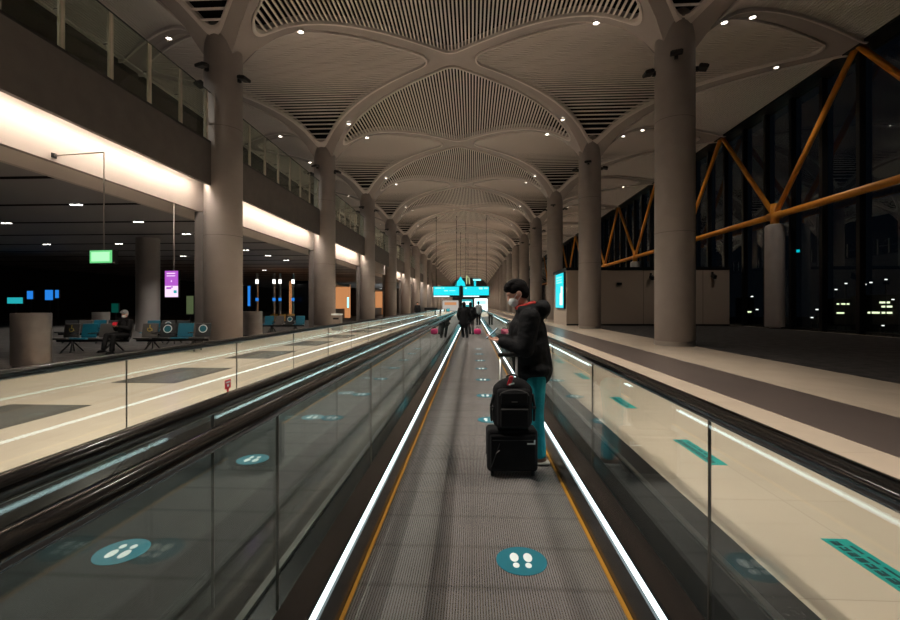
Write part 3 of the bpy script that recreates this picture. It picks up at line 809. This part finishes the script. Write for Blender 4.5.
# ------------------------------------------------------------------ gate seating
def seating(label, loc, rz, cols, icons):
    r = thing('beam_seating', label, 'seating', loc, rz, 'beam seating in the gate area')
    n = len(cols); p = .55
    MB().box(((n - 1) * p / 2, .0, .36), (n * p, .07, .07)).build('beam', 'dark', r)
    for x in ([.2, (n - 1) * p - .2] if n > 2 else [p / 2]):
        lg = MB(); 
        for s_ in (-1, 1): lg.bar((x, 0, .36), (x + s_ * .14, -.28, .02), .022, n=8); lg.bar((x, 0, .36), (x + s_ * .14, .26, .02), .022, n=8)
        lg.build('leg', 'dark', r)
    for i, c in enumerate(cols):
        x = i * p
        s_ = MB().rbox((x, -.04, .43), (.49, .48, .055), .022, 3, Matrix.Rotation(-.06, 3, 'X')).build('seat', c, r)
        Rb = Matrix.Rotation(-.22, 3, 'X')
        bk = MB().rbox((x, .25, .67), (.48, .055, .46), .024, 3, Rb).build('backrest', c, r)
        f = Vector((x, .25, .67)) + Rb @ Vector((0, -.03, .04))
        if icons[i] == 'w':
            m_ = MB(); m_.ell(f + Rb @ Vector((-.01, -.002, .12)), (.02, .004, .02), None, 8)
            m_.bar(f + Rb @ Vector((-.01, -.002, .10)), f + Rb @ Vector((.0, -.002, .02)), .012, n=6); m_.bar(f + Rb @ Vector((0, -.002, .02)), f + Rb @ Vector((.055, -.002, .01)), .01, n=6)
            m_.bar(f + Rb @ Vector((.055, -.002, .01)), f + Rb @ Vector((.075, -.002, -.055)), .01, n=6)
            for q in range(14):
                a0, a1 = [.75 * PI + 1.35 * PI * t / 14 for t in (q, q + 1)]
                m_.bar(f + Rb @ Vector((.065 * math.cos(a0) - .005, -.002, .065 * math.sin(a0) - .01)), f + Rb @ Vector((.065 * math.cos(a1) - .005, -.002, .065 * math.sin(a1) - .01)), .008, n=6)
            m_.build('wheelchair_symbol', 'icon', bk)
        elif icons[i] == 'd':
            m_ = MB(); m_.bar(f, f + Rb @ Vector((0, -.006, 0)), .135, n=28); d = m_.build('disc_notice', 'white', bk)
            MB().bar(f + Rb @ Vector((.0, -.006, 0)), f + Rb @ Vector((0, -.009, 0)), .11, n=28).build('disc_print', 'teal', d)
        MB().box((x + p / 2, -.02, .60), (.05, .34, .03)).build('armrest', 'dark', r) if i < n - 1 else None
    return r
G_, B_, D_, Y_ = 'seat_grey', 'seat_blue', 'seat_dark', 'seat_yellow'
q = at(66, 14.3); seating('row of gate seats where the seated masked person rests, wheelchair symbol at one end', (q.x, q.y, .012), .10, [G_, B_, G_, G_], 'w...'); rowA = q
q = at(146, 14.5); seating('gate seats with wheelchair seat and two white disc notices, just before the first column', (q.x, q.y, .012), .16, [G_, D_, B_, D_], 'wd.d')
q = at(66, 17.6); seating('second row of dark gate seats just behind the seated masked person', (q.x, q.y, .012), .1, [D_, G_, B_, D_], '....')
q = at(150, 17.4); seating('second row of gate seats with blue seat, behind the wheelchair and disc seats', (q.x, q.y, .012), .14, [B_, D_, D_], '.d.')
q = at(268, 24.5); seating('gate seats with white disc notice beyond the first column, past the steel bin', (q.x, q.y, .012), .15, [B_, G_, D_, B_], '..d.')
q = at(273, 30); seating('yellow gate seats far back beyond the first column', (q.x, q.y, .012), .15, [Y_, Y_, Y_], '...')
sit = dict(base, hip=(0, .02, .54), chest=(0, -.06, .86), neck=(0, -.06, 1.07), head=(0, -.02, 1.21), tilt=.3, mask=True, hair='short', haircol='pale_cloth',
           sh_l=(-.17, -.05, .99), sh_r=(.17, -.05, .99), el_l=(-.24, .05, .74), el_r=(.24, .05, .74), wr_l=(-.08, .26, .82), wr_r=(.08, .26, .82),
           th_l=(-.10, .08, .55), th_r=(.10, .08, .55), kn_l=(-.13, .50, .54), kn_r=(.12, .50, .56), an_l=(-.18, .62, .10), an_r=(.0, .72, .16))
q = at(121, 14.2); person('seated person in dark clothes and white mask among the gate seats', (q.x, q.y + .12, .012), PI - .1, sit, voxel=.014)
bk = MB().rbox((0, 0, 0), (.16, .02, .11), .006, 2, Matrix.Rotation(-.5, 3, 'X')).build('booklet', 'red', None, False, (q.x, q.y - .24, .93)); tag(bk, 'red booklet held by the seated masked person', 'booklet')

# ------------------------------------------------------------------ bins
def bin_(label, loc, r_, h, group=None):
    r = thing('waste_bin', label, 'bin', loc, 0, group)
    o = MB().lathe([(0, 0), (r_ * .92, 0), (r_ * .92, .10), (r_, .12), (r_, h - .03), (r_ * .985, h), (r_ * .9, h), (r_ * .88, h - .05), (0, h - .05)], n=44).build('drum', 'bin', r); smooth_by_angle(o)
    MB().lathe([(r_ * .93, .0), (r_ * .935, .0), (r_ * .935, .09), (r_ * .93, .09)], n=44).build('plinth_ring', 'dark', r)
    for a in range(3):
        MB().rbox((r_ * .45 * math.cos(a * 2.09), r_ * .45 * math.sin(a * 2.09), h - .045), (.26, .16, .02), .008, 1, Matrix.Rotation(a * 2.09, 3, 'Z')).build('opening', 'black', r)
    return r
q = at(31.5, 10.6); bin_('large round steel bin standing on the carpet by the balustrade', (q.x, q.y, .012), .37, 1.31)
q = at(101, 22); bin_('small round steel bin far behind the seated person', (q.x, q.y, .012), .36, 1.15)
q = at(255, 21.3); bin_('round steel bin just beyond the first gallery column', (q.x - .1, q.y, .012), .42, 1.2)
q = at(337, 27); r = thing('recycling_bin', 'pale box shaped recycling bin at the carpet edge beyond the second column', 'bin', (q.x, q.y, 0))
MB().rbox((0, 0, .45), (.55, .45, .9), .03, 2).build('body', 'bin', r); MB().rbox((0, 0, .95), (.6, .5, .08), .03, 2).build('lid', 'white', r); MB().box((0, -.227, .7), (.35, .01, .1)).build('slot', 'black', r)
q = at(431, 52); r = thing('info_stand', 'white stand with dark top on the stone floor far down the hall', 'stand', (q.x, q.y, 0))
MB().rbox((0, 0, .45), (.9, .5, .9), .03, 2).build('pedestal', 'white', r); MB().rbox((0, 0, 1.05), (1.5, .7, .32), .1, 3).build('top', 'dark_cloth', r)
for x in (-.6, .6): MB().bar((x, 0, 0), (x, 0, .92), .03, n=10).build('leg', 'dark', r)

# ------------------------------------------------------------------ hanging signs
q = at(104, 11.2); zc = EYE + 48 * 11.2 / 450
ex = thing('exit_sign', 'glowing green exit sign hanging on a thin rod below the cove light', 'sign', (q.x, q.y, zc), -.12)
MB().box((0, 0, 0), (.66, .16, .34)).build('case', 'dark', ex)
MB().box((0, -.082, 0), (.64, .008, .31)).build('lit_panel', 'green', ex)
MB().box((-.01, -.088, 0), (.52, .006, .23)).build('lit_field', 'greenw', ex)
MB().bar((0, 0, .17), (0, 0, 5.31 - zc), .014, n=8).build('rod', 'steel', ex)
MB().bar((0, 0, 5.31 - zc), (XWL - q.x, 0, 5.31 - zc), .018, n=8).build('arm', 'steel', ex)
MB().box((XWL - q.x + .02, 0, 5.31 - zc), (.03, .12, .12)).build('wall_plate', 'dark', ex)
q = at(172.5, 16.2); zc = EYE + 21 * 16.2 / 450
pu = thing('hanging_screen', 'purple and white portrait screen hanging from the gate ceiling', 'screen', (q.x, q.y, zc), -.1)
MB().box((0, 0, 0), (.56, .09, .98)).build('case', 'dark', pu)
MB().box((0, -.048, .2), (.52, .006, .54)).build('display', 'purple', pu)
MB().box((0, -.048, -.27), (.52, .006, .40)).build('lower_display', 'pinkw', pu)
mb = MB(); mb.box((-.02, -.053, .38), (.34, .004, .035)); mb.box((-.02, -.053, .29), (.34, .004, .03)); mb.box((0, -.053, .1), (.04, .004, .06)); mb.build('print', 'pinkw', pu)
mb = MB(); mb.box((-.1, -.053, -.15), (.2, .004, .07)); mb.box((.02, -.053, -.11), (.08, .004, .05)); mb.build('plane_print', 'purple', pu)
MB().box((.15, -.053, -.28), (.12, .004, .1)).build('corner_print', 'teallit', pu)
MB().bar((.06, 0, .49), (.06, 0, 5.35 - zc), .02, n=8).build('rod', 'steel', pu)

# overhead direction sign far down the hall
q0, q1 = at(432.5, 60), at(489.5, 60)
sg = thing('overhead_sign', 'wide cyan lit direction sign hung across the hall in the distance', 'sign', ((q0.x + q1.x) / 2, q0.y + 1.2, 0))
wS = (q1.x - q0.x) / 2
zt, zb = EYE + 19 * 60 / 450, EYE + 8.2 * 60 / 450
for s_, nm in ((-1, 'l'), (1, 'r')):
    a, b = sorted((s_ * .06 * wS, s_ * wS))
    f = MB().span(a, b, -.12, .12, zb, zt).build('sign_box', 'dark', sg)
    MB().span(a + .05, b - .05, -.14, -.12, zb + .22, zt - .04).build('lit_face', 'cyan', f)
    mb = MB()
    if s_ < 0:
        mb.span(a + .3, a + 1.1, -.15, -.14, zt - .3, zt - .18); mb.span(a + 1.3, a + 1.5, -.15, -.14, zt - .3, zt - .18); mb.span(a + 1.5, a + 2.0, -.15, -.14, zt - .66, zt - .52)
        mb.span(a + 2.2, a + 3.0, -.15, -.14, zt - .62, zt - .54)
    else:
        mb.span(b - 1.4, b - .9, -.15, -.14, zt - .4, zt - .15); mb.span(b - .7, b - .2, -.15, -.14, zt - .35, zt - .18); mb.span(a + .3, a + .5, -.15, -.14, zt - .35, zt - .18)
    mb.build('sign_print', 'cyan2', f)
    MB().span(a + .05, a + (b - a) * .62, -.14, -.12, zb + .03, zb + .16).build('lit_strip', 'signwhite', f)
    for x in (a + .4, b - .4): MB().bar((x, 0, zt), (x, 0, 13.6), .035, n=8).build('hanger', 'dark', sg)
MB().bar((0, 0, 0), (0, 0, zt + .1), .13, n=16).build('post', 'dark', sg)

# end of the hall: lit shops
ew = struct(link('wall_back', None))
struct(MB().span(-45, XE + 1, YF - 10, YF - 9.6, 0, 15).build('end_wall', 'fascia', ew))
YS = 120.
def block(name, label, cat, px0, px1, y0, y1, w, m, trimm='dark', sub=None):
    a, b = at(px0, w), at(px1, w); z0, z1 = 0, EYE + (305 - y0) * w / 450
    r = thing(name, label, cat, (a.x, a.y, 0)); L = b.x - a.x
    MB().span(0, L, .05, 1.6, z0, z1).build('body', trimm, r)
    MB().span(.1, L - .1, 0, .05, z0 + .1, z1 - .1).build('lit_front', m, r)
    if sub:
        mb = MB(); mb.span(L * .15, L * .85, -.04, 0, z0 + (z1 - z0) * .55, z0 + (z1 - z0) * .8); mb.build('lit_sign', sub, r)
    return r
block('shop_front', 'white lit shop front at the far end, under the cyan sign by the window side', 'shop', 474, 488, 298, 311, 100, 'shopw', 'dark', 'cyan2')
block('shop_front', 'teal and white lit shop front at the far end behind the walkers', 'shop', 460, 473, 299, 310, 104, 'teallit', 'dark', 'shopw')
block('shop_front', 'pale lit shop front at the far end beside the gallery columns', 'shop', 442, 459, 300, 313, 110, 'shopdim', 'dark', 'shopo')
def lit_sign(name, label, pts, px, y, w, m):
    c = at(px, w, EYE + (305 - y) * w / 450); k = w / 450
    r = thing(name, label, 'sign', c)
    for i, (poly, mm) in enumerate(pts): MB().poly([(a * k, 0, b * k) for a, b in poly], .2, (0, 1, 0)).build('lit_shape', mm, r)
    MB().bar((0, .1, 0), (0, .1, 14.7 - c.z), .04, n=6).build('hanger', 'dark', r)
lit_sign('tree_sign', 'cyan lit tree shaped sign hanging above the overhead sign', [([(-5, -5), (5, -5), (4, -1), (2, 1), (0, 5), (-2, 1), (-4, -1)], 'cyan')], 460.5, 281, 80, 'cyan')
lit_sign('bracket_sign', 'small cyan lit angular sign hanging above the overhead sign', [([(-4, 3), (4, 3), (4, 1.5), (-4, 1.5)], 'cyan2'), ([(-3, 1), (-1, 1), (-1, -4), (-3, -4)], 'cyan')], 477, 282, 80, 'cyan')
lit_sign('arch_sign', 'pale grey lit arch shaped sign between the two cyan hanging signs', [([(-2, -4), (-1, -4), (-.6, 4), (-2, 5)], 'apronw'), ([(-.6, 4), (1.5, 2), (2, -4), (1, -4), (.6, 2)], 'apronw')], 468, 280, 82, 'cyan')
# warm shop beyond the gate seats
def side_shop(label, x, y0, y1, z1, m, m2):
    r = thing('gate_shop', label, 'shop', (x, y0, 0))
    MB().span(-4, 0, 0, .3, 0, z1 + .3).build('side_wall', 'dark', r); MB().span(-4, -3.7, 0, y1 - y0, 0, z1 + .3).build('lit_back_wall', m, r)
    MB().span(-4, 0, y1 - y0 - .3, y1 - y0, 0, z1 + .3).build('end_panel', m, r)
    MB().span(-4, 0, 0, y1 - y0, z1, z1 + .3).build('roof', 'dark', r)
    MB().span(-2.5, -.4, 1.5, y1 - y0 - 1, 0, 1.1).build('counter', 'dark', r)
    MB().span(-.3, -.1, y1 - y0 - .34, y1 - y0 - .3, 1.2, 2.4).build('lit_sign', m2, r)
side_shop('orange lit shop behind the second and third gallery columns', -14.2, 44, 52, 3.6, 'shopo', 'cyan2')
side_shop('warm lit shop further along behind the gallery columns', -13.5, 62, 70, 3.6, 'shopo', 'shopw')
side_shop('bright white lit shop far along behind the gallery columns', -12.5, 80, 96, 4.2, 'shopw', 'cyan2')

# dark gate hall behind the seats: round columns, lit panels
q = at(148, 26); struct(smooth_by_angle(MB().lathe([(0, 0), (.6, 0), (.6, 5.36), (0, 5.36)], n=36).build('column', 'column', None, False, (q.x, q.y, 0))))
struct(MB().span(-45.2, -45, YB, YF, 0, 5.4).build('wall_far_left', 'void'))
def panel(label, px, y, wpx, hpx, w, m, rz=-.6):
    c = at(px, w, EYE + (305 - y) * w / 450); k = w / 450
    r = thing('light_box', label, 'lit panel', (c.x, c.y, 0), 0, 'lit panels in the dark gate hall')
    MB().box((0, .06, c.z), (wpx * k + .1, .1, hpx * k + .1)).build('case', 'dark', r); MB().box((0, 0, c.z), (wpx * k, .03, hpx * k)).build('display', m, r)
    MB().bar((0, .08, 0), (0, .08, c.z), .05, n=8).build('post', 'dark', r)
panel('cyan lit panel in the dark above the big steel bin', 15, 300.5, 16, 6, 34, 'teallit')
panel('small blue lit panel beside the cyan one', 30, 295, 6, 8, 34, 'bluelit')
panel('larger blue lit panel between the big bin and the exit sign', 49, 295, 8, 10, 34, 'bluelit')
panel('narrow blue lit panel beside the larger blue one', 57, 294, 3.5, 8, 34, 'bluelit')
panel('dim green lit panel behind the small far bin', 115, 308, 7, 9, 33, mat('dim_green', (0, .02, .015), emit=(.0, .35, .25), estr=.12))
panel('dim olive lit panel right of the purple screen', 190, 305, 7, 18, 36, mat('dim_olive', (.02, .02, .01), emit=(.25, .35, .15), estr=.25))
panel('dim amber lit panel beside the first column', 203, 303, 3, 16, 36, mat('dim_amber', (.02, .02, .01), emit=(.5, .25, .05), estr=.25))
panel('tall blue lit panel beyond the first column', 249, 296, 2.5, 20, 40, 'bluelit')
def twin(px, w, label):
    c = at(px, w); r = thing('lit_post', label, 'lit post', (c.x, c.y, 0), 0, 'slim lit posts beyond the first column')
    MB().bar((0, 0, 0), (0, 0, 4.6), .12, n=12).build('shaft', 'steel', r)
    MB().bar((0, 0, 3.6), (0, 0, 4.0), .14, n=12).build('lamp_band', 'bulb', r); MB().bar((0, 0, 1.9), (0, 0, 2.2), .14, n=12).build('lower_band', 'bluelit', r)
for i, px in enumerate((257, 274, 280, 293)): twin(px, 44, ('slim lit post beside the tall blue panel', 'slim lit post, one of a close pair before the second column', 'slim lit post, the other of the close pair', 'slim lit post nearest the second column')[i])

# ------------------------------------------------------------------ night outside
struct(MB().span(XE + 1, 260, -60, 260, -5.2, -5).build('ground_outside', 'tarmac'))
def night_building(label, px, w, wid, z0, z1, rows, dens):
    c = at(px, w); r = thing('terminal_building', label, 'building', (c.x, c.y, -5), -.5)
    MB().span(-wid / 2, wid / 2, 0, 12, 0, z1 + 5).build('block', 'building', r)
    rr = random.Random(px)
    for z in rows:
        f = MB(); x = -wid / 2 + 1
        while x < wid / 2 - 1:
            l = rr.uniform(.6, 2.2)
            if rr.random() < dens: f.span(x, x + l, -.1, 0, z + 5, z + 5.45)
            x += l + rr.uniform(.2, .8)
        f.build('window_row', 'apron' if z < 2 else 'apronw', r)
night_building('low lit airport building outside the window near its far edge', 880, 110, 6.5, -5, 4, (-.6, .9, 1.9), .7)
night_building('lit airport building outside beyond the window column', 842, 140, 5, -5, 3.5, (-1.2, .4, 1.6), .6)
night_building('dim airport building outside seen by the greige wall block', 745, 150, 5, -5, 4, (-1., 1.2), .35)
spots_ = [(743, 300, 'by the greige wall'), (752, 297, 'just past the greige wall'), (757, 310, 'low by the facade column'),
          (812, 318, 'low beyond the facade column'), (817, 310, 'beyond the facade column'), (836, 290, 'above the lit building'), (846, 284, 'high above the lit building'), (865, 285, 'over the low lit building'), (871, 283, 'at the far edge'),
          (886, 280, 'topmost near the far edge'), (862, 326, 'at the foot of the lit building'), (883, 326, 'at the foot of the low building'), (821, 326, 'at ground by the facade column'), (893, 300, 'last at the edge')]
for i, (px, y, wh) in enumerate(spots_):
    w = 88 + 2 * (i % 4); c = at(px, w, EYE + (305 - y) * w / 450)
    o = thing('apron_light', f'small bright apron light in the night outside, {wh}', 'lamp post', (c.x, c.y, -5), 0, 'apron lights outside the window')
    MB().bar((0, 0, 0), (0, 0, c.z + 5), .10, n=8).build('mast', 'dark', o); MB().box((0, 0, c.z + 5.1), (.32, .3, .2)).build('lamp', 'bulb', o)
q = at(795, 60, EYE + 54 * 60 / 450)
bs = thing('blue_sign_reflection', 'small blue sign reflection in the window, modelled as a lit box beyond the facade column', 'sign', q)  # window reflection of a blue sign, imitated by a glowing box on a mast
MB().box((0, 0, 0), (1.1, .2, .35)).build('lit_face', 'cyan', bs); MB().bar((0, .1, -5 - q.z), (0, .1, -.2), .08, n=8).build('mast', 'dark', bs)
